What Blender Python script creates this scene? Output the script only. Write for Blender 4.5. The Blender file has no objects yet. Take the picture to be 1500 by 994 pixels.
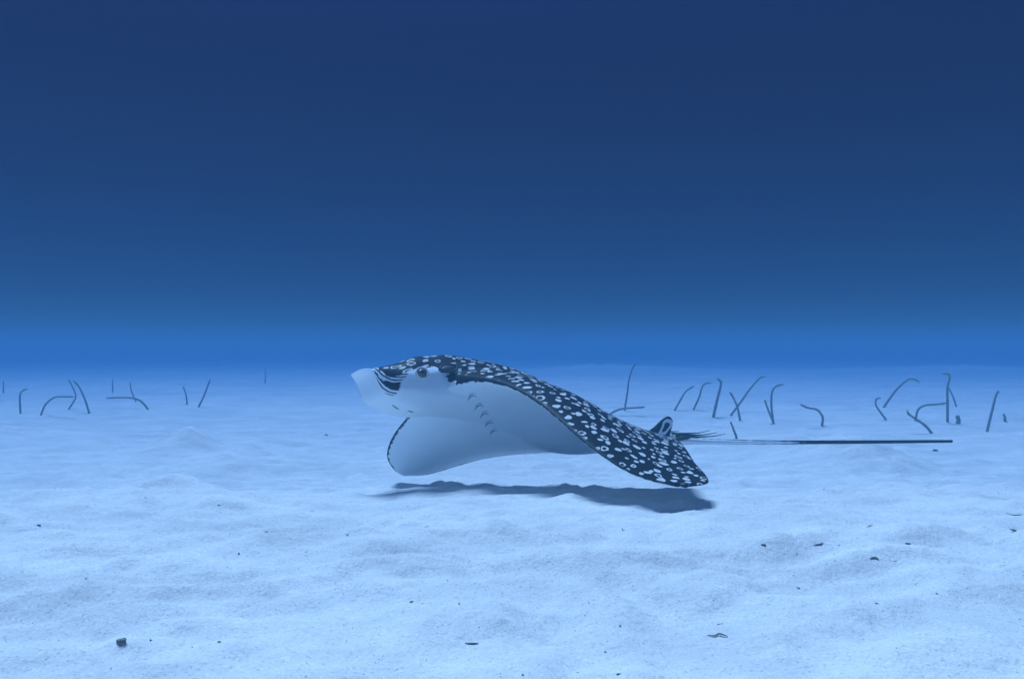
import bpy, bmesh, math, random
import numpy as np

# ------------------------------------------------------------------ camera, world, sun, exposure
sc = bpy.context.scene
C = sc.collection
FPX, PCX, PCY, HORIZON = 1300.0, 750.0, 497.0, 512.0     # photograph pixels (1500 x 994)
CAM_H = 0.39
PITCH = math.atan((HORIZON - PCY) / FPX)

cam_data = bpy.data.cameras.new('camera')
cam_data.sensor_width = 36.0
cam_data.lens = 36.0 * FPX / 1500.0
cam_data.clip_start = 0.02
cam_data.clip_end = 500
cam = bpy.data.objects.new('camera', cam_data)
C.objects.link(cam)
cam.location = (0, 0, CAM_H)
cam.rotation_euler = (math.radians(90) + PITCH, 0, 0)
sc.camera = cam

SUN_EL, SUN_AZ = math.radians(72), math.radians(322)      # azimuth from +y towards +x
world = bpy.data.worlds.new('World')
sc.world = world
world.use_nodes = True
wn, wl = world.node_tree.nodes, world.node_tree.links
wn.clear()
w_out = wn.new('ShaderNodeOutputWorld')
w_bg = wn.new('ShaderNodeBackground')
w_sky = wn.new('ShaderNodeTexSky')
w_sky.sky_type = 'NISHITA'
w_sky.sun_disc = False
w_sky.sun_elevation = SUN_EL
w_sky.sun_rotation = SUN_AZ
w_bg.inputs['Strength'].default_value = 0.1
# open water beyond the bottom layer: the sky seen through it, deeper blue upwards
w_tc = wn.new('ShaderNodeTexCoord')
w_sep = wn.new('ShaderNodeSeparateXYZ')
w_ramp = wn.new('ShaderNodeValToRGB')
w_ramp.color_ramp.interpolation = 'B_SPLINE'
w_mul = wn.new('ShaderNodeMix')
w_mul.data_type = 'RGBA'
w_mul.blend_type = 'MULTIPLY'
w_mul.inputs['Factor'].default_value = 1.0
cr = w_ramp.color_ramp
STOPS = [(0.0, (0.020, 0.060, 0.225)), (0.05, (0.0165, 0.052, 0.21)), (0.11, (0.020, 0.052, 0.19)),
         (0.2, (0.028, 0.055, 0.156)), (0.36, (0.041, 0.062, 0.162)), (0.6, (0.055, 0.130, 0.40)), (1.0, (0.10, 0.28, 0.85))]
while len(cr.elements) < len(STOPS):
    cr.elements.new(0.5)
for e, (p_, c_) in zip(cr.elements, STOPS):
    e.position = p_
    e.color = (*c_, 1)
wl.new(w_tc.outputs['Generated'], w_sep.inputs[0])
wl.new(w_sep.outputs['Z'], w_ramp.inputs['Fac'])
wl.new(w_sky.outputs['Color'], w_mul.inputs[6])
wl.new(w_ramp.outputs['Color'], w_mul.inputs[7])
wl.new(w_mul.outputs[2], w_bg.inputs['Color'])
wl.new(w_bg.outputs[0], w_out.inputs[0])

sun_data = bpy.data.lights.new('sun', 'SUN')
sun_data.energy = 4.7
sun_data.angle = math.radians(24)
sun_data.color = (0.44, 0.69, 1.0)                        # daylight filtered by the water above
sun = bpy.data.objects.new('sun', sun_data)
C.objects.link(sun)
sun.location = (0, 2, 6)
sx = math.cos(SUN_EL) * math.sin(SUN_AZ)
sy = math.cos(SUN_EL) * math.cos(SUN_AZ)
from mathutils import Vector
sun.rotation_euler = Vector((sx, sy, math.sin(SUN_EL))).to_track_quat('Z', 'Y').to_euler()

sc.view_settings.view_transform = 'Standard'
sc.view_settings.look = 'None'
sc.view_settings.exposure = 0.17
sc.view_settings.gamma = 1.0
sc.view_settings.use_curve_mapping = False
sc.render.engine = 'CYCLES'
sc.cycles.use_denoising = True
sc.cycles.max_bounces = 6
sc.cycles.diffuse_bounces = 4
sc.cycles.volume_bounces = 2
sc.cycles.sample_clamp_indirect = 6.0

rng = np.random.default_rng(7)
random.seed(7)


# ------------------------------------------------------------------ helpers
def new_mesh(name, verts, faces, mat=None, smooth=True):
    me = bpy.data.meshes.new(name)
    me.from_pydata([tuple(map(float, v)) for v in verts], [], [tuple(map(int, f)) for f in faces])
    me.update()
    if smooth:
        me.polygons.foreach_set('use_smooth', [True] * len(me.polygons))
    if mat:
        me.materials.append(mat)
    return me


def link(name, me, parent=None):
    o = bpy.data.objects.new(name, me)
    C.objects.link(o)
    if parent:
        o.parent = parent
    return o


def tag(o, label=None, cat=None, group=None, kind=None):
    for k, v in (('label', label), ('category', cat), ('group', group), ('kind', kind)):
        if v:
            o[k] = v
    return o


def principled(name, rough=0.6, spec=0.3):
    m = bpy.data.materials.new(name)
    m.use_nodes = True
    n = m.node_tree.nodes['Principled BSDF']
    n.inputs['Roughness'].default_value = rough
    n.inputs['Specular IOR Level'].default_value = spec
    return m, m.node_tree.nodes, m.node_tree.links, n


def mottled(name, c1, c2, scale, rough=0.6, bump=0.0, spec=0.3):
    m, N, L, b = principled(name, rough, spec)
    tc = N.new('ShaderNodeTexCoord')
    nz = N.new('ShaderNodeTexNoise')
    nz.inputs['Scale'].default_value = scale
    nz.inputs['Detail'].default_value = 5
    mx = N.new('ShaderNodeMix')
    mx.data_type = 'RGBA'
    mx.inputs[6].default_value = (*c1, 1)
    mx.inputs[7].default_value = (*c2, 1)
    L.new(tc.outputs['Object'], nz.inputs['Vector'])
    L.new(nz.outputs['Fac'], mx.inputs['Factor'])
    L.new(mx.outputs[2], b.inputs['Base Color'])
    if bump:
        bp = N.new('ShaderNodeBump')
        bp.inputs['Strength'].default_value = bump
        bp.inputs['Distance'].default_value = 0.004
        L.new(nz.outputs['Fac'], bp.inputs['Height'])
        L.new(bp.outputs[0], b.inputs['Normal'])
    return m


def pix_dir(px, py):
    """World direction through a photograph pixel."""
    a, b = (px - PCX) / FPX, (PCY - py) / FPX
    c, s = math.cos(PITCH), math.sin(PITCH)
    return np.array([a, c - b * s, s + b * c])


def at_depth(px, py, depth):
    d = pix_dir(px, py)
    return np.array([0, 0, CAM_H]) + d * (depth / d[1])


def smooth01(t):
    t = np.clip(t, 0, 1)
    return t * t * (3 - 2 * t)


# gradient noise for the relief of the sand
_perm = rng.permutation(512)
_perm = np.concatenate([_perm, _perm, _perm])
_ang = rng.uniform(0, 2 * np.pi, 512)
_gx, _gy = np.cos(_ang), np.sin(_ang)


def perlin(x, y):
    xi, yi = np.floor(x).astype(int), np.floor(y).astype(int)
    xf, yf = x - xi, y - yi
    u, v = xf ** 3 * (xf * (6 * xf - 15) + 10), yf ** 3 * (yf * (6 * yf - 15) + 10)

    def g(i, j, fx, fy):
        h = _perm[(_perm[(xi + i) % 512] + (yi + j)) % 512]
        return _gx[h] * fx + _gy[h] * fy
    a = g(0, 0, xf, yf) * (1 - u) + g(1, 0, xf - 1, yf) * u
    b = g(0, 1, xf, yf - 1) * (1 - u) + g(1, 1, xf - 1, yf - 1) * u
    return a * (1 - v) + b * v


def base_z(x, y):
    return 0.085 - 0.080 * (1 + np.tanh((y - 2.4) / 0.5))


# low mounds of sand: photograph pixel of the top, radius across, radius deep, height (m)
MOUNDS = []
for px, py, rx, ry, h in [(270, 664, .15, .22, .065), (320, 690, .14, .18, .022), (262, 722, .12, .12, .022), (330, 735, .14, .12, .016),
                          (470, 712, .16, .16, .012), (640, 742, .12, .10, .006), (832, 736, .03, .04, .008), (700, 690, .10, .08, .004),
                          (735, 785, .13, .08, .010), (905, 842, .12, .09, .022), (1240, 678, .22, .3, .06), (1120, 700, .3, .2, .02),
                          (905, 545, 2.2, 1.2, .10), (1400, 545, 3, 1.4, .09), (80, 830, .14, .08, .012), (330, 790, .16, .09, .014),
                          (120, 880, .11, .06, .012), (60, 968, .07, .05, .011), (380, 955, .10, .05, .010), (770, 830, .09, .06, .012),
                          (1040, 870, .08, .05, .014), (1340, 950, .09, .05, .012), (1250, 800, .2, .1, .014), (1120, 880, .12, .06, .010),
                          (1440, 850, .14, .08, .012), (640, 900, .09, .05, .009), (1050, 770, .12, .1, .014), (545, 708, .1, .08, .006),
                          (1100, 820, .2, .1, .010), (1180, 760, .15, .1, .012), (120, 700, .3, .2, .02), (580, 800, .12, .08, .012)]:
    d = pix_dir(px, py)
    t = 1.0
    for _ in range(60):
        p = np.array([0, 0, CAM_H]) + d * t
        t += (p[2] - float(base_z(p[0], p[1]))) * 0.5 / max(0.02, -d[2]) * 0.5
        t = min(max(t, .3), 60)
    p = np.array([0, 0, CAM_H]) + d * t
    MOUNDS.append((p[0], p[1], rx, ry, h))


def sand_z(x, y):
    x, y = np.asarray(x, float), np.asarray(y, float)
    z = base_z(x, y)
    for mx, my, rx, ry, h in MOUNDS:
        q = ((x - mx) / rx) ** 2 + ((y - my) / ry) ** 2
        z = z + 1.5 * h * np.exp(-1.3 * q) * (1 + .5 * perlin(x * 14 + mx, y * 14))
    r = np.hypot(x, y)
    wx, wy = x + .25 * perlin(x * 2.1, y * 2.1 + 7), y + .25 * perlin(x * 2.1 + 31, y * 2.1)
    z = z + .060 * perlin(wx * .5 + 3, wy * .8) * smooth01((r - 1) / 4)
    z = z + .030 * perlin(wx * 1.8, wy * 2.6 + 40)
    z = z + .022 * (np.abs(perlin(wx * 4.5 + 9, wy * 7.0)) - .2)
    fade = np.clip(1.4 - r / 8, 0.05, 1) * (1 - .55 * np.exp(-((x - .05) / .6) ** 2 - ((y - 2.1) / .45) ** 2))
    z = z + .018 * perlin(wx * 10 + 5, wy * 16) * fade
    z = z + .0085 * perlin(x * 27, y * 38 + 3) * fade
    z = z + .0046 * perlin(x * 63 + 1, y * 70) * fade
    return z


def ground_hit(px, py):
    d = pix_dir(px, py)
    o = np.array([0, 0, CAM_H])
    t, last = 0.5, 0.5
    while t < 80:
        p = o + d * t
        if p[2] < float(sand_z(p[0], p[1])):
            a, b = last, t
            for _ in range(18):
                m = (a + b) / 2
                p = o + d * m
                if p[2] < float(sand_z(p[0], p[1])):
                    b = m
                else:
                    a = m
            return o + d * b
        last = t
        t *= 1.01
    return o + d * 30


# ------------------------------------------------------------------ materials
def sand_material():
    m, N, L, b = principled('sand', 0.9, 0.15)
    tc = N.new('ShaderNodeTexCoord')

    def noise(scale, detail, rough=.6):
        n = N.new('ShaderNodeTexNoise')
        n.inputs['Scale'].default_value = scale
        n.inputs['Detail'].default_value = detail
        n.inputs['Roughness'].default_value = rough
        L.new(tc.outputs['Object'], n.inputs['Vector'])
        return n
    big = noise(1.0, 7, .68)
    mp = N.new('ShaderNodeMapping')
    mp.inputs['Rotation'].default_value = (0, 0, .3)
    mp.inputs['Scale'].default_value = (3.0, 7.5, 3.0)
    L.new(tc.outputs['Object'], mp.inputs['Vector'])
    L.new(mp.outputs[0], big.inputs['Vector'])
    r1 = N.new('ShaderNodeValToRGB')
    r1.color_ramp.elements[0].position = .32
    r1.color_ramp.elements[0].color = (.58, .585, .575, 1)
    r1.color_ramp.elements[1].position = .66
    r1.color_ramp.elements[1].color = (.76, .75, .72, 1)
    L.new(big.outputs['Fac'], r1.inputs['Fac'])
    # coarse grains, dark and pale
    v = N.new('ShaderNodeTexVoronoi')
    v.inputs['Scale'].default_value = 420
    L.new(tc.outputs['Object'], v.inputs['Vector'])
    sep = N.new('ShaderNodeSeparateColor')
    L.new(v.outputs['Color'], sep.inputs[0])
    r2 = N.new('ShaderNodeValToRGB')
    e = r2.color_ramp.elements
    e[0].position, e[0].color = .0, (.75, .75, .76, 1)
    e[1].position, e[1].color = 1.0, (1.12, 1.12, 1.12, 1)
    for p_, c_ in ((.04, .8), (.10, .95), (.85, 1.0)):
        q = e.new(p_)
        q.color = (c_, c_, c_, 1)
    L.new(sep.outputs[0], r2.inputs['Fac'])
    mx = N.new('ShaderNodeMix')
    mx.data_type = 'RGBA'
    mx.blend_type = 'MULTIPLY'
    mx.inputs['Factor'].default_value = 1
    L.new(r1.outputs['Color'], mx.inputs[6])
    L.new(r2.outputs['Color'], mx.inputs[7])
    L.new(mx.outputs[2], b.inputs['Base Color'])
    fine = noise(140, 6, .7)
    bp = N.new('ShaderNodeBump')
    bp.inputs['Strength'].default_value = .35
    bp.inputs['Distance'].default_value = .004
    L.new(fine.outputs['Fac'], bp.inputs['Height'])
    mid = noise(38, 5, .6)
    bp2 = N.new('ShaderNodeBump')
    bp2.inputs['Strength'].default_value = .55
    bp2.inputs['Distance'].default_value = .01
    L.new(mid.outputs['Fac'], bp2.inputs['Height'])
    L.new(bp.outputs[0], bp2.inputs['Normal'])
    L.new(bp2.outputs[0], b.inputs['Normal'])
    return m


def skin_material():
    """Dark back with pale spots and rings, white belly; 'back' says which side, 'rest' is the flat body."""
    m, N, L, b = principled('ray_skin', 0.5, 0.12)

    def attr(n):
        a = N.new('ShaderNodeAttribute')
        a.attribute_name = n
        return a

    def math_(op, a, c=None, clamp=False):
        n = N.new('ShaderNodeMath')
        n.operation = op
        n.use_clamp = clamp
        for i, v in enumerate((a, c)):
            if v is None:
                continue
            if isinstance(v, (int, float)):
                n.inputs[i].default_value = v
            else:
                L.new(v, n.inputs[i])
        return n.outputs[0]

    def step(v, lo, hi):
        n = N.new('ShaderNodeMapRange')
        n.interpolation_type = 'SMOOTHSTEP'
        L.new(v, n.inputs['Value'])
        for k, q in (('From Min', lo), ('From Max', hi)):
            if isinstance(q, (int, float)):
                n.inputs[k].default_value = q
            else:
                L.new(q, n.inputs[k])
        return n.outputs['Result']
    rest, back, spotw, stripew = attr('rest'), attr('back'), attr('spotw'), attr('stripew')
    nz = N.new('ShaderNodeTexNoise')
    nz.inputs['Scale'].default_value = 34
    nz.inputs['Detail'].default_value = 2
    L.new(rest.outputs['Vector'], nz.inputs['Vector'])
    off = N.new('ShaderNodeVectorMath')
    off.operation = 'MULTIPLY_ADD'
    L.new(nz.outputs['Color'], off.inputs[0])
    off.inputs[1].default_value = (.022, .022, 0)
    L.new(rest.outputs['Vector'], off.inputs[2])
    vo = N.new('ShaderNodeTexVoronoi')
    vo.voronoi_dimensions = '2D'
    vo.inputs['Scale'].default_value = 38
    vo.inputs['Randomness'].default_value = .72
    L.new(off.outputs[0], vo.inputs['Vector'])
    d = vo.outputs['Distance']
    sp = N.new('ShaderNodeSeparateColor')
    L.new(vo.outputs['Color'], sp.inputs[0])
    rad = math_('MULTIPLY_ADD', sp.outputs[0], .19)
    rad.node.inputs[2].default_value = .185
    inner = math_('ADD', rad, -.05)
    spot = math_('SUBTRACT', 1.0, step(d, inner, rad))
    ring_in = math_('MULTIPLY', rad, .42)
    ring_in2 = math_('MULTIPLY', rad, .62)
    hole = step(d, ring_in, ring_in2)
    is_ring = step(sp.outputs[1], .58, .6)
    big_enough = step(rad, .26, .27)
    ring = math_('MULTIPLY', is_ring, big_enough)
    # spot * (1 - ring*(1-hole))
    k = math_('SUBTRACT', 1.0, math_('MULTIPLY', ring, math_('SUBTRACT', 1.0, hole)))
    spots = math_('MULTIPLY', math_('MULTIPLY', spot, k), spotw.outputs['Fac'])
    # ragged border between back and belly
    n2 = N.new('ShaderNodeTexNoise')
    n2.inputs['Scale'].default_value = 75
    n2.inputs['Detail'].default_value = 3
    L.new(rest.outputs['Vector'], n2.inputs['Vector'])
    edge = math_('ADD', back.outputs['Fac'], math_('MULTIPLY', math_('SUBTRACT', n2.outputs['Fac'], .5), .018))
    dark = step(edge, -.001, .0015)
    # dark streaks along the side of the snout
    sx3 = N.new('ShaderNodeSeparateXYZ')
    L.new(rest.outputs['Vector'], sx3.inputs[0])
    ns = N.new('ShaderNodeTexNoise')
    ns.inputs['Scale'].default_value = 28
    ns.inputs['Detail'].default_value = 2
    L.new(rest.outputs['Vector'], ns.inputs['Vector'])
    ph_ = math_('ADD', math_('MULTIPLY', sx3.outputs[2], 760.0), math_('MULTIPLY', ns.outputs['Fac'], 6.0))
    streak = math_('MULTIPLY', step(math_('SINE', ph_), -.1, .35), step(math_('ADD', stripew.outputs['Fac'], math_('MULTIPLY', ns.outputs['Fac'], 1.1)), .95, 1.15))
    dark = math_('MAXIMUM', dark, streak)
    # slight tonal drift
    n3 = N.new('ShaderNodeTexNoise')
    n3.inputs['Scale'].default_value = 9
    n3.inputs['Detail'].default_value = 4
    L.new(rest.outputs['Vector'], n3.inputs['Vector'])

    def mixc(f, a, c):
        n = N.new('ShaderNodeMix')
        n.data_type = 'RGBA'
        L.new(f, n.inputs['Factor'])
        for i, q in ((6, a), (7, c)):
            if isinstance(q, tuple):
                n.inputs[i].default_value = (*q, 1)
            else:
                L.new(q, n.inputs[i])
        return n.outputs[2]
    darkc = mixc(n3.outputs['Fac'], (.005, .005, .007), (.016, .015, .017))
    whitec = mixc(n3.outputs['Fac'], (.76, .86, .93), (.82, .90, .95))
    backc = mixc(spots, darkc, (.66, .67, .66))
    L.new(mixc(dark, whitec, backc), b.inputs['Base Color'])
    bp = N.new('ShaderNodeBump')
    bp.inputs['Strength'].default_value = .15
    bp.inputs['Distance'].default_value = .002
    L.new(n2.outputs['Fac'], bp.inputs['Height'])
    L.new(bp.outputs[0], b.inputs['Normal'])
    b.inputs['Subsurface Weight'].default_value = 0.0
    return m


MAT_SAND = sand_material()
MAT_SKIN = skin_material()
MAT_EEL = mottled('eel_skin', (.15, .155, .15), (.30, .30, .27), 60, .5)
MAT_STONE = mottled('dark_stone', (.09, .095, .10), (.22, .22, .22), 120, .8, .5)
MAT_SHELL = mottled('pale_shell', (.7, .68, .64), (.85, .84, .8), 90, .5)
MAT_DARK = mottled('dark_tissue', (.006, .006, .008), (.018, .017, .02), 90, .5)
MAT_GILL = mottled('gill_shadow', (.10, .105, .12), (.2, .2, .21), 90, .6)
MAT_WEED = mottled('weed_scrap', (.10, .11, .10), (.2, .2, .17), 60, .7)


def eye_materials():
    iris = mottled('eye_iris', (.05, .05, .055), (.16, .15, .13), 200, .25, spec=.5)
    pupil, _, _, b = principled('eye_pupil', .08, .6)
    b.inputs['Base Color'].default_value = (.004, .004, .005, 1)
    lid = mottled('eyelid_skin', (.5, .5, .5), (.66, .66, .65), 120, .5)
    return iris, pupil, lid


# ------------------------------------------------------------------ seabed
def spaced(lo, hi, centre, dens, n):
    a = np.arcsinh((lo - centre) / dens)
    b = np.arcsinh((hi - centre) / dens)
    return centre + dens * np.sinh(np.linspace(a, b, n))


gx = spaced(-55, 55, 0.0, 1.1, 760)
gy = spaced(-14, 75, 1.6, .9, 700)
GX, GY = np.meshgrid(gx, gy)
GZ = sand_z(GX, GY)
nx, ny = len(gx), len(gy)
me = bpy.data.meshes.new('seabed')
co = np.stack([GX, GY, GZ], -1).reshape(-1, 3).astype(np.float32)
me.vertices.add(len(co))
me.vertices.foreach_set('co', co.ravel())
ii = (np.arange(ny - 1)[:, None] * nx + np.arange(nx - 1)[None]).ravel()
quads = np.stack([ii, ii + 1, ii + 1 + nx, ii + nx], 1).astype(np.int32)
me.loops.add(quads.size)
me.loops.foreach_set('vertex_index', quads.ravel())
me.polygons.add(len(quads))
me.polygons.foreach_set('loop_start', np.arange(0, quads.size, 4, dtype=np.int32))
me.polygons.foreach_set('use_smooth', np.ones(len(quads), bool))
me.update(calc_edges=True)
me.materials.append(MAT_SAND)
seabed = link('seabed', me)
tag(seabed, 'pale rippled sand seabed with low mounds stretching into blue water', kind='structure')

# ------------------------------------------------------------------ water (the air of this place)
hz = bpy.data.materials.new('water_haze')
hz.use_nodes = True
hn = hz.node_tree.nodes
hn.clear()
ho = hn.new('ShaderNodeOutputMaterial')
hv = hn.new('ShaderNodeVolumePrincipled')
hv.inputs['Color'].default_value = (.084, .22, .33, 1)
hv.inputs['Absorption Color'].default_value = (.0, .04, .28, 1)
hv.inputs['Density'].default_value = .15
hv.inputs['Anisotropy'].default_value = 0.0
hz.node_tree.links.new(hv.outputs[0], ho.inputs['Volume'])
x0, x1, y0, y1, z0, z1 = -56, 56, -15, 76, -1.3, .76
hv_ = [(x, y, z) for z in (z0, z1) for y in (y0, y1) for x in (x0, x1)]
hf = [(0, 2, 3, 1), (4, 5, 7, 6), (0, 1, 5, 4), (2, 6, 7, 3), (0, 4, 6, 2), (1, 3, 7, 5)]
haze = link('haze', new_mesh('haze', hv_, hf, hz, smooth=False))
tag(haze, 'clear blue sea water fading the far sand', kind='stuff')

# ------------------------------------------------------------------ the eagle ray
POSE = [0.3784, 0.5244, 0.2651, 0.0815, 2.4326, 0.2055, 1.2597, 0.1691, 0.4233, -0.0593, 0.3489, 0.1,
        -0.847, 1.0514, -0.8487, 0.6221, -0.0811, -0.2021]
SG = (np.arange(24) + .5) / 24


def deform(P):
    """Flat resting body (x forward, y left, z up) -> the swimming pose in the scene."""
    (yaw, pitch, roll, tx, ty, tz, a1, a2, at, b1, b2, bt, hc, scl, a3, b3, asw, bsw) = POSE
    P = np.asarray(P, float) * scl
    x, y, z = P[:, 0], P[:, 1], P[:, 2]
    s = np.abs(y)
    lf = y >= 0
    A1, A2, A3 = np.where(lf, a1, b1), np.where(lf, a2, b2), np.where(lf, a3, b3)
    TW, SW = np.where(lf, at, bt), np.where(lf, asw, bsw)

    def phi(q, A1, A2, A3, TW, xx):
        return A1 * q + A2 * q * q + A3 * q ** 3 + TW * q * xx * 2
    S = s[:, None] * SG[None]
    q = np.clip((S - .06 * scl) / (.64 * scl), 0, None)
    ph = phi(q, A1[:, None], A2[:, None], A3[:, None], TW[:, None], (x / scl)[:, None])
    Y, Z = np.cos(ph).mean(1) * s, -np.sin(ph).mean(1) * s
    qe = np.clip((s - .06 * scl) / (.64 * scl), 0, None)
    pe = phi(qe, A1, A2, A3, TW, x / scl)
    Y, Z = Y + z * np.sin(pe), Z + z * np.cos(pe)
    X = x - SW * qe * qe
    Z = Z + hc * np.sign(x) * x * x
    Q = np.stack([X, Y * np.where(lf, 1, -1), Z], 1)
    c, n = math.cos(roll), math.sin(roll)
    Q = np.stack([Q[:, 0], Q[:, 1] * c - Q[:, 2] * n, Q[:, 1] * n + Q[:, 2] * c], 1)
    c, n = math.cos(pitch), math.sin(pitch)
    Q = np.stack([Q[:, 0] * c - Q[:, 2] * n, Q[:, 1], Q[:, 0] * n + Q[:, 2] * c], 1)
    c, n = math.cos(math.pi + yaw), math.sin(math.pi + yaw)
    Q = np.stack([Q[:, 0] * c - Q[:, 1] * n, Q[:, 0] * n + Q[:, 1] * c, Q[:, 2]], 1)
    return Q + np.array([tx, ty, tz])


def spline(pts, n, dim=None):
    pts = np.array(pts, float)
    t = np.r_[0, np.cumsum(np.linalg.norm(np.diff(pts, axis=0), axis=1))]
    t /= t[-1]
    out = []
    for u in np.linspace(0, 1, n):
        i = int(min(max(np.searchsorted(t, u, side='right') - 1, 0), len(pts) - 2))
        p0, p1, p2, p3 = pts[max(i - 1, 0)], pts[i], pts[i + 1], pts[min(i + 2, len(pts) - 1)]
        w = (u - t[i]) / (t[i + 1] - t[i])
        out.append(.5 * (2 * p1 + (p2 - p0) * w + (2 * p0 - 5 * p1 + 4 * p2 - p3) * w * w + (3 * p1 - p0 - 3 * p2 + p3) * w ** 3))
    return np.array(out)


LEAD = spline([(.30, .10), (.255, .2), (.18, .36), (.09, .53), (.01, .635), (-.07, .685), (-.125, .70)], 160)
TRAIL = spline([(-.31, .0), (-.31, .1), (-.27, .2), (-.225, .34), (-.195, .50), (-.19, .61), (-.172, .675), (-.125, .70)], 200)
TIP_Y = .6995


def x_lead(y):
    y = np.abs(y)
    bill = .30 + .195 * np.clip(1 - (y / .101) ** 2.6, 0, 1) ** (1 / 2.2)
    o = np.argsort(LEAD[:, 1])
    wing = np.interp(y, LEAD[o, 1], LEAD[o, 0])
    return np.where(y < .1, bill, wing)


def x_trail(y):
    y = np.abs(y)
    o = np.argsort(TRAIL[:, 1])
    t = np.interp(y, TRAIL[o, 1], TRAIL[o, 0])
    return np.minimum(t, x_lead(y) - .002)


def camber(x):
    return .066 * smooth01((x - .412) / .083)


def body_z(x, y, u, side):
    """Height of the upper (side=1) or lower (side=-1) skin of the flat resting body."""
    a = np.abs(y)
    T = .026 * np.clip(1 - a / .7, 0, 1) ** .8 + .0045
    T = T * (1 - .5 * smooth01((x - .43) / .04))
    prof = np.sqrt(np.clip(u, 0, 1)) * (1 - np.clip(u, 0, 1)) / .385
    prof = prof * .85 + .15 * np.minimum(1, 6 * np.minimum(u, 1 - u)) ** .5
    z = side * T * prof * np.where(side > 0, 1.0, .8)
    inner = smooth01(u / .12)
    headish = smooth01((x - .22) / .12)
    if side > 0:
        along = smooth01((x + .40) / .50) * np.clip((.468 - x) / .135, 0, 1) ** .55
        gauss = np.exp(-(a / .105) ** 2)
        flat = 1 / (1 + (a / .083) ** 9)
        z = z + .019 * np.exp(-((x - .402) / .038) ** 2) * flat
        z = z + .054 * along * ((1 - headish) * gauss + headish * flat) * (1 - .06 * smooth01((x - .30) / .14))
    else:
        along = smooth01((x + .36) / .35) * smooth01((.47 - x) / .16)
        gauss = np.exp(-(a / .12) ** 2)
        flat = 1 / (1 + (a / .094) ** 7)
        z = z - .056 * along * ((1 - headish) * gauss + headish * flat)
    return z + camber(x)


ORIGIN = deform(np.array([[0, 0, 0.]]))[0]
ORIGIN[2] = float(sand_z(ORIGIN[0], ORIGIN[1]))
ray = bpy.data.objects.new('eagle_ray', None)
ray.empty_display_size = .1
ray.location = ORIGIN
C.objects.link(ray)
tag(ray, 'dark spotted eagle ray with white belly gliding just above the sand', 'ray')

RV, RF, RREST, RBACK, RSPOT, RSTRIPE = [], [], [], [], [], []


def add_shell(world_pts, faces, rest, back, spot, stripe=None):
    n0 = sum(len(v) for v in RV)
    RV.append(np.asarray(world_pts, float))
    RREST.append(np.asarray(rest, float))
    RBACK.append(np.asarray(back, float))
    RSPOT.append(np.asarray(spot, float))
    RSTRIPE.append(np.zeros(len(RV[-1])) if stripe is None else np.asarray(stripe, float))
    RF.extend([tuple(i + n0 for i in f) for f in faces])


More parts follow.
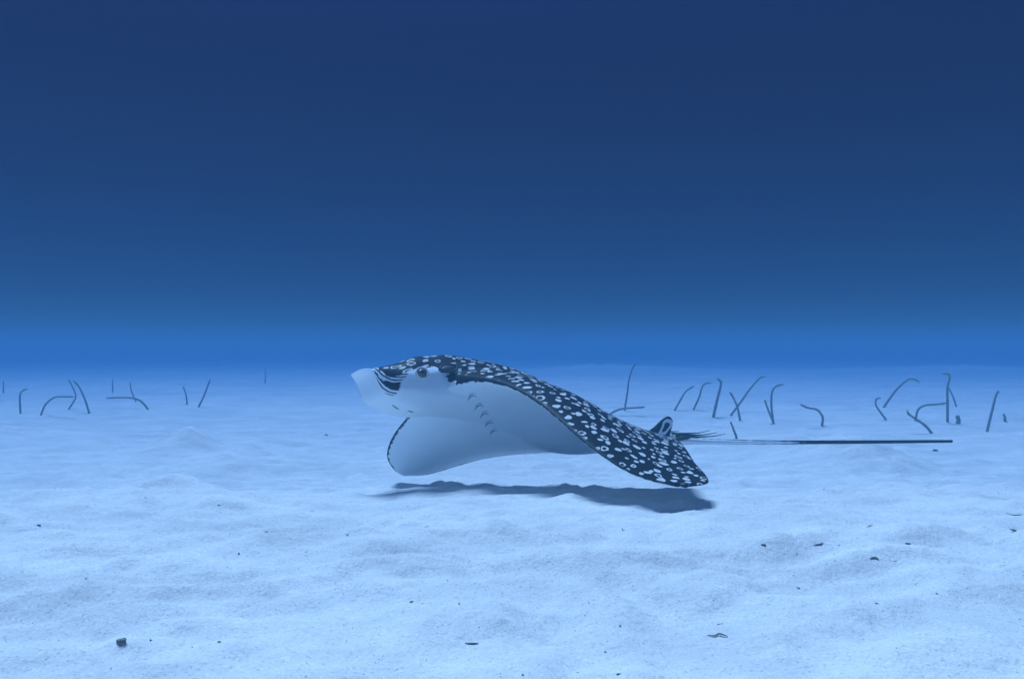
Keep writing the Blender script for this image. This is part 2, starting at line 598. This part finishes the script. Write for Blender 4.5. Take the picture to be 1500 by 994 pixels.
def build_disc():
    t = np.linspace(0, 1, 130)
    yh = np.concatenate([np.linspace(0, .14, 84)[:-1], .14 + (TIP_Y - .14) * np.sin(np.linspace(0, np.pi / 2, 100))])
    ys = np.concatenate([-yh[::-1][:-1], yh])
    nu = 150
    uu = .5 - .5 * np.cos(np.linspace(0, np.pi, nu))
    uu = .25 * uu + .75 * np.linspace(0, 1, nu) ** 1.25
    Y, U = np.meshgrid(ys, uu, indexing='ij')
    XL, XT = x_lead(Y), x_trail(Y)
    X = XL + (XT - XL) * U
    zt, zb = body_z(X, Y, U, 1), body_z(X, Y, U, -1)
    rimz = camber(X)
    for k in (0, -1):
        zt[:, k] = zb[:, k] = rimz[:, k]
        zt[k, :] = zb[k, :] = rimz[k, :]
    ny_, nu_ = X.shape
    top = np.stack([X, Y, zt], -1).reshape(-1, 3)
    bot = np.stack([X, Y, zb], -1).reshape(-1, 3)
    rim = np.zeros((ny_, nu_), bool)
    rim[0] = rim[-1] = True
    rim[:, 0] = rim[:, -1] = True
    rim = rim.ravel()
    idx_b = np.where(rim, np.arange(ny_ * nu_), -1)
    keep = np.where(~rim)[0]
    idx_b[keep] = ny_ * nu_ + np.arange(len(keep))
    faces = []
    for i in range(ny_ - 1):
        for j in range(nu_ - 1):
            a, b_, c_, d_ = i * nu_ + j, i * nu_ + j + 1, (i + 1) * nu_ + j + 1, (i + 1) * nu_ + j
            faces.append((a, b_, c_, d_))
            faces.append((idx_b[a], idx_b[d_], idx_b[c_], idx_b[b_]))
    restp = np.concatenate([top, bot[keep]])
    # which side: positive dark back, negative white belly (metres from the border)
    chord = (XL - XT)
    dl, dt = (U * chord).ravel(), ((1 - U) * chord).ravel()
    back_t = np.minimum(.02, np.minimum(dl, dt) * .5 + .006)
    # head: the border runs along the side of the face below the eye
    x_, y_, z_ = top.T
    hm = smooth01((x_ - .312) / .035) * smooth01((.15 - np.abs(y_)) / .04)
    zb_face = .037 - .55 * np.clip(x_ - .385, 0, .07) - .25 * np.clip(.345 - x_, 0, .06)
    face = (z_ - camber(x_)) - np.clip(zb_face, .010, .06)
    bill = smooth01((x_ - .458) / .012)
    face = face * (1 - bill) - .02 * bill
    back_t = back_t * (1 - hm) + np.clip(face, -.02, .02) * hm
    back_b = np.maximum(-.02, np.where(Y.ravel() < 0, .0058, .0022) - np.minimum(dl, dt) * .9)
    back_b = np.where((np.abs(Y.ravel()) < .12) & (X.ravel() > .1), -.02, back_b)[keep]
    back = np.concatenate([back_t, back_b])
    spot = np.clip(np.concatenate([np.minimum(dl, dt) / .006 - .3, np.zeros(len(keep))]) , 0, 1)
    rest2 = restp.copy()
    rest2[:, 1] += np.sign(rest2[:, 1]) * -.9 * restp[:, 2] * (np.abs(restp[:, 1]) < .13) * (restp[:, 0] > .2)
    xr, yr, zr = restp.T
    zl = zr - camber(xr)
    stripe = smooth01((xr - .385) / .03) * smooth01((.475 - xr) / .012) * smooth01((np.abs(yr) - .03) / .03) * smooth01((zl + .006) / .006) * smooth01((.045 - zl) / .01)
    rimy = .101 * np.clip(1 - np.clip((xr - .30) / .195, 0, 1) ** 2.2, 0, 1) ** (1 / 2.6)
    low = np.arange(len(restp)) >= len(top)
    inset = rimy - np.abs(yr)
    belly = low & (xr > .3)
    rest2[:, 2] = np.where(belly, -inset, np.where(xr > .3, zl, zr))
    sv = smooth01((xr - .385) / .03) * smooth01((.47 - xr) / .012) * smooth01((.032 - .25 * (xr - .38) - inset) / .008)
    stripe = np.where(belly, sv, stripe)
    add_shell(deform(restp), faces, rest2, back, spot, stripe)


def tube_shell(path, radii, nside, flat=1.0):
    path = np.array(path, float)
    tan = np.gradient(path, axis=0)
    tan /= np.linalg.norm(tan, axis=1)[:, None]
    up = np.array([0, 0, 1.])
    vs, fs = [], []
    for p_, t_, r_ in zip(path, tan, radii):
        side = np.cross(t_, up)
        nrm = np.linalg.norm(side)
        side = side / nrm if nrm > 1e-3 else np.array([1., 0, 0])
        u2 = np.cross(side, t_)
        for k in range(nside):
            a = 2 * math.pi * k / nside
            vs.append(p_ + r_ * (math.cos(a) * side + math.sin(a) * u2 * flat))
    n = len(path)
    for i in range(n - 1):
        for k in range(nside):
            a, b_ = i * nside + k, i * nside + (k + 1) % nside
            fs.append((a, b_, b_ + nside, a + nside))
    vs.append(path[0] - tan[0] * radii[0] * .3)
    vs.append(path[-1] + tan[-1] * radii[-1] * .8)
    for k in range(nside):
        fs.append((n * nside, (k + 1) % nside, k))
        fs.append((n * nside + 1, (n - 1) * nside + k, (n - 1) * nside + (k + 1) % nside))
    return np.array(vs), fs


build_disc()

# tail: a long whip, level over the sand
tb0 = deform(np.array([[-.20, 0, .006], [-.27, 0, .008], [-.33, 0, .010]]))
tail_path = spline(list(tb0) + [at_depth(1000, 645, 2.66), at_depth(1060, 647, 2.68), at_depth(1150, 647.5, 2.71),
                                at_depth(1270, 647, 2.76), at_depth(1394, 646, 2.84)], 160)
tt = np.linspace(0, 1, 160)
tail_r = np.interp(tt, [0, .08, .14, .2, .3, .5, .75, 1], [.030, .028, .024, .017, .0098, .0072, .0064, .0054])
tv, tf = tube_shell(tail_path, tail_r, 20, .85)
ta = np.concatenate([np.repeat(tt, 20), [0, 1]])
tu = np.concatenate([np.tile(np.sin(2 * np.pi * np.arange(20) / 20), 160), [0, 0]])
band = np.interp(ta, [0, .10, .16, .32, .50, .60, 1], [-.3, -.3, .80, .88, .62, -.3, -.3])   # half-height of the pale flank
band = band + .12 * np.sin(ta * 190) * np.sin(ta * 71) * (ta > .4) * (ta < .62)
tback = np.clip((np.abs(tu) - band) * .06, -.03, .03)
trest = np.stack([-.33 - ta * 1.3, .02 * tu, np.zeros_like(tu)], 1)
add_shell(tv, tf, trest, tback, np.where(ta < .1, 1, 0) * 1.0)


def add_fin(outline, thick, n=26, back_fn=None, centre=None, spot=0.0):
    """A thin rounded fin in resting coordinates: outline is a closed loop of (x, y, z)."""
    loop = spline(list(outline) + [outline[0]], n * 3)[:-1]
    cen = loop.mean(0) if centre is None else np.array(centre)
    e1 = loop[len(loop) // 3] - cen
    e2 = loop[len(loop) * 2 // 3] - cen
    nor = np.cross(e1, e2)
    nor /= np.linalg.norm(nor)
    rings = np.linspace(0, 1, 14)
    vs, fs = [], []
    m = len(loop)
    for sgn in (1, -1):
        for r in rings[1:]:
            for p_ in loop:
                vs.append(cen + (p_ - cen) * r + sgn * nor * thick * math.sqrt(max(0, 1 - r * r)))
        vs.append(cen + sgn * nor * thick)
    vs = np.array(vs)
    half = (len(rings) - 1) * m + 1
    for h in (0, 1):
        o = h * half
        cidx = o + half - 1
        for k in range(m):
            k2 = (k + 1) % m
            fs.append((cidx, o + k, o + k2) if h == 0 else (cidx, o + k2, o + k))
            for r in range(len(rings) - 2):
                a, b_ = o + r * m + k, o + r * m + k2
                fs.append((a, a + m, b_ + m, b_) if h == 0 else (a, b_, b_ + m, a + m))
    bk = np.full(len(vs), .02) if back_fn is None else back_fn(vs)
    add_shell(deform(vs), fs, vs, bk, np.full(len(vs), spot))


def dorsal_back(v):
    # pale patch with a dark heart, dark margin
    q = np.hypot((v[:, 0] + .366) / .019, (v[:, 2] - .050) / .026)
    an = np.arctan2(v[:, 2] - .050, v[:, 0] + .366)
    q = q * (1 + .16 * np.sin(2 * an + .6) + .12 * np.sin(3 * an + 2))
    return np.where(q < 1, -.012 * (1 - np.abs(q - .78) / .25), .016)


add_fin([(-.275, 0, .012), (-.322, 0, .044), (-.350, 0, .078), (-.368, 0, .084), (-.384, 0, .066), (-.388, 0, .036), (-.384, 0, .010), (-.33, 0, .0)],
        .0055, back_fn=dorsal_back)
for sg in (1, -1):
    def pel(v):
        return np.where((np.abs(v[:, 1]) > .052) | (v[:, 0] < -.375), .014, -.014)
    add_fin([(-.25, .02 * sg, .004), (-.29, .085 * sg, .002), (-.345, .098 * sg, -.002), (-.395, .088 * sg, -.004), (-.40, .066 * sg, -.004), (-.35, .03 * sg, .0), (-.30, .01 * sg, .004)],
            .008, back_fn=pel)

RVc = np.concatenate(RV)
me = new_mesh('eagle_ray_body', RVc - ORIGIN, RF, MAT_SKIN)
for nm, typ, arr in (('rest', 'FLOAT_VECTOR', np.concatenate(RREST)), ('back', 'FLOAT', np.concatenate(RBACK)), ('spotw', 'FLOAT', np.concatenate(RSPOT)), ('stripew', 'FLOAT', np.concatenate(RSTRIPE))):
    at_ = me.attributes.new(nm, typ, 'POINT')
    at_.data.foreach_set('vector' if typ == 'FLOAT_VECTOR' else 'value', arr.astype(np.float32).ravel())
bm = bmesh.new()
bm.from_mesh(me)
bmesh.ops.remove_doubles(bm, verts=bm.verts, dist=1e-6)
bmesh.ops.recalc_face_normals(bm, faces=bm.faces)
bm.to_mesh(me)
bm.free()
body = link('body', me, ray)
from mathutils.bvhtree import BVHTree
bvh = BVHTree.FromPolygons([tuple(v) for v in RVc], RF)


def on_body(px, py):
    """Where the line through a photograph pixel meets the ray's skin, and the skin's normal there."""
    d = Vector(pix_dir(px, py)).normalized()
    loc, nor, i, dist = bvh.ray_cast(Vector((0, 0, CAM_H)), d)
    if loc is None:
        return None
    if nor.dot(d) > 0:
        nor = -nor
    return np.array(loc), np.array(nor)


def frame(nor, along):
    n = nor / np.linalg.norm(nor)
    a = along - n * (along @ n)
    a /= np.linalg.norm(a)
    return a, np.cross(n, a), n


FWD = deform(np.array([[.4, .0, 0]]))[0] - deform(np.array([[.3, .0, 0]]))[0]
LEFT = deform(np.array([[.33, .05, 0]]))[0] - deform(np.array([[.33, -.05, 0]]))[0]
iris_m, pupil_m, lid_m = eye_materials()


def dome(name, pos, a, b_, n, ra, rb, rn, mat, parent, rings=10, seg=28):
    vs = [pos + n * rn]
    fs = []
    for i in range(1, rings + 1):
        th = math.pi / 2 * i / rings * 1.25
        for k in range(seg):
            f = 2 * math.pi * k / seg
            vs.append(pos + math.sin(th) * (ra * math.cos(f) * a + rb * math.sin(f) * b_) + n * rn * math.cos(th))
    for k in range(seg):
        fs.append((0, 1 + k, 1 + (k + 1) % seg))
    for i in range(rings - 1):
        for k in range(seg):
            q, r = 1 + i * seg + k, 1 + i * seg + (k + 1) % seg
            fs.append((q, q + seg, r + seg, r))
    return link(name, new_mesh(name, np.array(vs) - ORIGIN, fs, mat), parent)


def torus(name, pos, a, b_, n, ra, rb, r, mat, parent, seg=36, sub=10):
    vs, fs = [], []
    for k in range(seg):
        f = 2 * math.pi * k / seg
        rad = a * math.cos(f) + b_ * math.sin(f)
        cen = pos + ra * math.cos(f) * a + rb * math.sin(f) * b_
        for j in range(sub):
            g = 2 * math.pi * j / sub
            vs.append(cen + r * (math.cos(g) * rad + math.sin(g) * n))
    for k in range(seg):
        for j in range(sub):
            p_, q = k * sub + j, ((k + 1) % seg) * sub + j
            j2 = (j + 1) % sub - j
            fs.append((p_, q, q + j2, p_ + j2))
    return link(name, new_mesh(name, np.array(vs) - ORIGIN, fs, mat), parent)


def add_eye(pos, nor):
    a, b_, n = frame(nor, FWD)
    eye = dome('eye', pos - n * .003, a, b_, n, .0135, .0125, .0125, iris_m, ray)
    dome('pupil', pos + n * .0045, a, b_, n, .0052, .0085, .0062, pupil_m, eye)
    torus('eyelid', pos + n * .001, a, b_, n, .0150, .0140, .0026, lid_m, eye)


hit = on_body(618, 546)
if hit:
    add_eye(*hit)
# the other eye, mirrored through the resting body
mir = deform(np.array([[.37, -.088, .045], [.37, -.098, .048]]))
add_eye(mir[0], mir[1] - mir[0])


def add_spiracle(pos, nor):
    a, b_, n = frame(nor, FWD)
    s = dome('spiracle', pos - n * .001, a, b_, n, .021, .0125, .0045, MAT_DARK, ray)
    torus('spiracle_rim', pos + n * .001, a, b_, n, .022, .0135, .0028, MAT_DARK, s)


hit = on_body(657, 539)
if hit:
    add_spiracle(*hit)


def ribbon(name, pix, width, lift, mat, parent, taper=True):
    """A groove or fold lying on the skin along photograph pixels."""
    pts, nors = [], []
    for px, py in spline(pix, 14):
        h = on_body(px, py)
        if h:
            pts.append(h[0])
            nors.append(h[1])
    if len(pts) < 4:
        return None
    pts, nors = np.array(pts), np.array(nors)
    n = len(pts)
    path = pts + nors * lift
    t = np.linspace(0, 1, n)
    r = width * (np.sin(np.pi * (.06 + .88 * t)) if taper else np.ones(n))
    v, f = tube_shell(path, r, 8)
    return link(name, new_mesh(name, v - ORIGIN, f, mat), parent)


for (px, py) in [(690, 583), (700, 597), (708, 609), (715, 622), (722, 634)]:
    g = ribbon('gill_slit', [(px - 5, py + 4), (px - 1, py - 2), (px + 5, py - 4), (px + 8, py - 1)], .0016, 0, MAT_GILL, ray)
    if g:
        ribbon('gill_flap', [(px - 5, py + 1), (px - 1, py - 5), (px + 5, py - 7), (px + 8, py - 4)], .0042, -.0022, MAT_SKIN, g)
ribbon('mouth', [(574, 592), (579, 596), (585, 600)], .003, -.001, MAT_GILL, ray)
ribbon('nostril', [(596, 602), (601, 602), (606, 604)], .003, -.001, MAT_GILL, ray)

# tail spines: four thin barbs lying back over the tail base
for (p0, p1, p2) in [((976, 631.5), (986, 632), (995, 631)), ((984, 635), (1020, 634), (1040, 630)),
                     ((990, 637), (1030, 636.5), (1051, 633)), ((1000, 639.5), (1040, 639), (1063, 635))]:
    pts = spline([at_depth(*p0, 2.64), at_depth(*p1, 2.66), at_depth(*p2, 2.66)], 18)
    v, f = tube_shell(pts, np.linspace(.0038, .0006, 18), 8)
    link('tail_spine', new_mesh('tail_spine', v - ORIGIN, f, MAT_DARK), ray)

# ------------------------------------------------------------------ garden eels
EELS = [
    ([(915, 601), (919, 575), (921, 558), (926, 541), (932, 531)], 3.4, 'slim garden eel standing straight up behind the ray\'s back, crossing a flat bent eel'),
    ([(892, 608), (903, 601), (915, 598), (930, 597), (945, 596)], 4, 'garden eel bent almost flat over the sand behind the ray\'s back'),
    ([(988, 602), (996, 587), (1004, 574), (1010, 569), (1017, 565)], 3.4, 'slanting garden eel rising behind the ray\'s dorsal fin, first of three'),
    ([(1016, 600), (1024, 582), (1029, 566), (1035, 561), (1042, 561)], 3.4, 'garden eel with hooked top, middle of three behind the tail spines'),
    ([(1045, 611), (1050, 588), (1056, 563), (1054, 557), (1050, 554)], 5, 'thick upright garden eel with its head bent back, behind the tail spines'),
    ([(1084, 615), (1080, 596), (1074, 582), (1069, 574)], 4, 'short garden eel crossing a long slanting eel like an X'),
    ([(1071, 608), (1082, 593), (1100, 568), (1114, 553), (1122, 552)], 3.8, 'long slanting garden eel forming an X with a shorter eel'),
    ([(1079, 641), (1075, 630), (1070, 617)], 4, 'short garden eel rising just behind the ray\'s tail'),
    ([(1133, 619), (1126, 602), (1120, 585)], 3.8, 'short leaning garden eel forming a V with a hooked eel'),
    ([(1132, 614), (1130, 594), (1131, 574), (1138, 565), (1149, 563)], 4, 'upright garden eel with top hooked sideways, half of a V pair'),
    ([(1204, 624), (1205, 611), (1197, 600), (1183, 597), (1172, 592)], 4.2, 'lone garden eel arched over towards the ray, standing apart'),
    ([(1298, 615), (1290, 604), (1283, 593), (1284, 584), (1291, 583)], 3.6, 'small leaning garden eel with hooked head under a long slanting eel'),
    ([(1295, 596), (1313, 571), (1330, 556), (1341, 556), (1347, 560)], 4, 'long slanting garden eel with its head drooping at the top'),
    ([(1365, 635), (1355, 623), (1341, 613), (1331, 606), (1329, 600)], 4.6, 'low curved garden eel crossing a flat bent one beyond the tail tip'),
    ([(1341, 616), (1345, 600), (1355, 593.5), (1372, 592), (1388, 590)], 4, 'garden eel bent flat towards the tallest eel beyond the tail tip'),
    ([(1388, 618), (1388, 592), (1388, 567), (1391, 555), (1389, 548), (1380, 547.5)], 4.4, 'tall straight garden eel with crooked head above the ray\'s tail tip'),
    ([(1401, 596), (1396, 581), (1390, 568)], 3, 'faint garden eel leaning on the tall crook-headed eel'),
    ([(1446, 632), (1453, 602), (1460, 576), (1464, 574)], 4.6, 'straight leaning garden eel standing alone beyond the tail tip'),
    ([(1403, 621), (1404, 615), (1402, 608)], 8, 'stubby dark garden eel barely out of its hole beside the tall eel'),
    ([(1472, 616), (1472, 611), (1470, 606)], 5, 'tiny garden eel barely out of its hole beside the lone straight eel'),
    ([(30, 605), (29, 581), (32, 573), (41, 569)], 3.4, 'faint garden eel with small hooked top standing next to the flat-arched one'),
    ([(60, 608), (67, 592), (80, 582), (95, 581), (109, 581)], 3.4, 'faint garden eel arched over until its head touches another eel'),
    ([(101, 599), (108, 588), (111, 580), (107, 568), (100, 555)], 2.8, 'faint wavy garden eel touched by the head of an arched eel'),
    ([(131, 606), (124, 584), (116, 567), (107, 557)], 3.4, 'faint leaning garden eel beside the wavy eel'),
    ([(217, 600), (207, 588), (195, 583), (176, 582), (155, 583)], 3.6, 'faint garden eel bent flat, pointing towards the leaning eels'),
    ([(199, 588), (192, 571), (191, 560)], 2.4, 'very faint upright garden eel behind the flat bent one'),
    ([(274, 591), (272, 576), (268, 566)], 2.8, 'faint short upright garden eel near a straight slanting one'),
    ([(291, 596), (299, 579), (308, 555)], 3.2, 'faint straight slanting garden eel above the sand mound'),
    ([(5, 576), (5, 558)], 2.6, 'very faint distant garden eel standing by itself past the hooked one'),
    ([(388, 562), (389, 550), (388, 539)], 2.2, 'very faint distant garden eel in the open water gap before the ray'),
    ([(165, 574), (165, 556)], 2.2, 'very faint distant garden eel behind the flat bent eel\'s head'),
    ([(795, 566), (795, 559), (798, 557)], 2.2, 'tiny hooked garden eel showing just over the ray\'s back'),
]
for pix, wpx, label in EELS:
    base = ground_hit(*pix[0])
    dep = base[1]
    if dep > 16:
        dep = 16.0
        bx = at_depth(pix[0][0], pix[0][1], dep)
        base = np.array([bx[0], dep, float(sand_z(bx[0], dep))])
    lean = random.uniform(-.12, .12)
    pts = [base + np.array([0, 0, -.03]), base]
    for i, (px, py) in enumerate(pix[1:], 1):
        pts.append(at_depth(px, py, dep + lean * i / len(pix)))
    path = spline(pts, 40) - base
    r = wpx * .42 * dep / FPX
    t = np.linspace(0, 1, 40)
    rad = r * np.interp(t, [0, .4, .8, .88, .95, 1], [1.05, 1, .82, .95, .75, .25])
    v, f = tube_shell(path, rad, 10)
    o = link('garden_eel', new_mesh('garden_eel', v, f, MAT_EEL))
    o.location = base
    tag(o, label, 'eel', 'garden eels standing in the sand')

# ------------------------------------------------------------------ stones, shells and scraps on the sand
def lump(seed, r, flat, rough, mat, name):
    bm = bmesh.new()
    bmesh.ops.create_icosphere(bm, subdivisions=3, radius=1)
    rr = np.random.default_rng(seed)
    o = rr.uniform(0, 50, 3)
    sx_ = rr.uniform(.8, 1.25)
    for v in bm.verts:
        c = np.array(v.co)
        k = 1 + rough * float(perlin(np.array([c[0] * 1.3 + o[0] + c[2]]), np.array([c[1] * 1.3 + o[1] - c[2]]))[0]) \
            + rough * .5 * float(perlin(np.array([c[0] * 3.3 + o[2] + c[2] * 2]), np.array([c[1] * 3.3 - c[2]]))[0])
        v.co = Vector((c[0] * r * k * sx_, c[1] * r * k, c[2] * r * k * flat))
    me = bpy.data.meshes.new(name)
    bm.to_mesh(me)
    bm.free()
    me.polygons.foreach_set('use_smooth', [True] * len(me.polygons))
    me.materials.append(mat)
    return me


THINGS = [
    ('stone', 178, 937, 12, .27, .5, MAT_STONE, 'small dark stone half sunk in the sand, biggest on the seabed', 'stone'),
    ('stone', 57, 769, 3.2, .7, .5, MAT_STONE, 'tiny dark pebble alone on smooth pale sand', 'stone'),
    ('stone', 1118, 798, 4, .7, .5, MAT_STONE, 'tiny round dark pebble on the open sand past the shadow of the wing tip', 'stone'),
    ('stone', 1330, 796, 5, .45, .5, MAT_STONE, 'tiny flat dark pebble on the open sand far from the ray', 'stone'),
    ('stone', 1284, 884, 4, .6, .5, MAT_STONE, 'tiny dark pebble on coarse streaked sand', 'stone'),
    ('stone', 1169, 861, 3, .6, .5, MAT_STONE, 'tiny dark pebble near coarse streaked sand, beside pale grains', 'stone'),
    ('stone', 603, 881, 3.2, .6, .5, MAT_STONE, 'tiny dark pebble on sand in front of the ray\'s shadow', 'stone'),
    ('stone', 389, 779, 3, .6, .5, MAT_STONE, 'tiny dark pebble beside a patch of coarse grit', 'stone'),
    ('stone', 906, 987, 4, .6, .5, MAT_STONE, 'tiny dark pebble lying alone on bright bare sand', 'stone'),
    ('stone', 1484, 776, 5, .45, .5, MAT_STONE, 'small flat dark stone next to a thin weed scrap', 'stone'),
    ('stone', 1370, 659, 4.5, .4, .4, MAT_STONE, 'small dark flat stone lying below the end of the ray\'s tail', 'stone'),
    ('stone', 478, 637, 2.5, .8, .5, MAT_STONE, 'tiny dark pebble on far sand ahead of the ray', 'stone'),
    ('stone', 671, 943, 2.8, .6, .5, MAT_STONE, 'tiny dark pebble beside a short weed scrap', 'stone'),
    ('shell', 625, 771, 5, .5, .5, MAT_SHELL, 'small white shell fragment in front of the ray\'s shadow', 'shell'),
    ('shell', 1273, 768, 4.5, .4, .4, MAT_SHELL, 'small pale shell bit on sand past the wing tip', 'shell'),
    ('shell', 1227, 798, 3, .5, .4, MAT_SHELL, 'tiny pale shell bit between two dark pebbles', 'shell'),
    ('shell', 508, 782, 3, .5, .4, MAT_SHELL, 'tiny pale shell bit on sand before the ray\'s head', 'shell'),
]
for i, (nm, px, py, rp, fl, ro, mt, lb, ct) in enumerate(THINGS):
    p = ground_hit(px, py)
    r = .78 * rp * p[1] / FPX
    o = link(nm, lump(100 + i, r, fl, ro, mt, nm))
    o.location = (p[0], p[1], p[2] + r * fl * .25)
    o.rotation_euler = (random.uniform(-.2, .2), random.uniform(-.2, .2), random.uniform(-.5, .5))
    o.scale = (1.15, .6, .7)
    tag(o, lb, ct, 'dark stones on the sand' if nm == 'stone' else 'pale shell bits on the sand')
for pix, lb in [([(1036, 931), (1047, 932), (1054, 929), (1066, 933)], 'thin dark weed scrap curled on coarse speckled sand'),
                ([(1474, 752), (1484, 755), (1497, 754)], 'thin dark weed scrap next to a small flat stone'),
                ([(681, 943), (690, 943.5), (701, 943)], 'short dark weed scrap beside a tiny pebble'),
                ([(911, 774), (913, 778), (915, 776)], 'tiny curled weed scrap on sand before the wing tip\'s shadow'),
                ([(1274, 819), (1281, 817), (1288, 820)], 'short grey weed scrap on open sand past the wing tip'),
                ([(1192, 799), (1199, 798), (1206, 796)], 'short grey weed scrap beside a tiny pale shell bit')]:
    pts = [ground_hit(*q) + np.array([0, 0, .0012]) for q in pix]
    path = spline(pts, 24)
    o0 = path[0].copy()
    path = path - o0
    rad = .0010 * np.sin(np.pi * (.1 + .8 * np.linspace(0, 1, 24)))
    v, f = tube_shell(path, rad, 6)
    o = link('weed_scrap', new_mesh('weed_scrap', v, f, MAT_WEED))
    o.location = o0
    tag(o, lb, 'weed', 'weed scraps on the sand')


def grit(name, n, mat, smin, smax, label):
    vs, fs = [], []
    k = 0
    y = .8 + 3.4 * rng.uniform(0, 1, n * 3) ** 1.4
    x = rng.uniform(-1, 1, n * 3) * (y * .75 + .4)
    keep = (perlin(x * 2.3 + 4, y * 3.1) + .35 * perlin(x * 9, y * 11)) > rng.uniform(-.5, .45, len(x))
    x, y = x[keep][:n], y[keep][:n]
    z = sand_z(x, y)
    s = smin * (smax / smin) ** (rng.uniform(0, 1, len(x)) ** 2.2)
    for xi, yi, zi, si in zip(x, y, z, s):
        a = rng.uniform(0, 6.28)
        c, d = math.cos(a), math.sin(a)
        e1, e2, e3 = si * rng.uniform(.7, 1.5), si * rng.uniform(.5, 1), si * rng.uniform(.3, .7)
        for (p_, q, r) in ((e1, 0, 0), (0, e2, 0), (-e1, .2 * e2, 0), (.1 * e1, -e2, 0), (0, 0, e3), (0, 0, -e3)):
            vs.append((xi + p_ * c - q * d, yi + p_ * d + q * c, zi + r + .2 * e3))
        fs += [tuple(k + i for i in t) for t in ((0, 1, 4), (1, 2, 4), (2, 3, 4), (3, 0, 4), (1, 0, 5), (2, 1, 5), (3, 2, 5), (0, 3, 5))]
        k += 6
    o = link(name, new_mesh(name, vs, fs, mat, smooth=False))
    tag(o, label, None, None, 'stuff')


grit('dark_grit', 700, MAT_STONE, .0006, .0022, 'dark coarse grit scattered over the sand')
grit('shell_grit', 2000, MAT_SHELL, .0008, .0030, 'pale shell grit scattered over the sand')
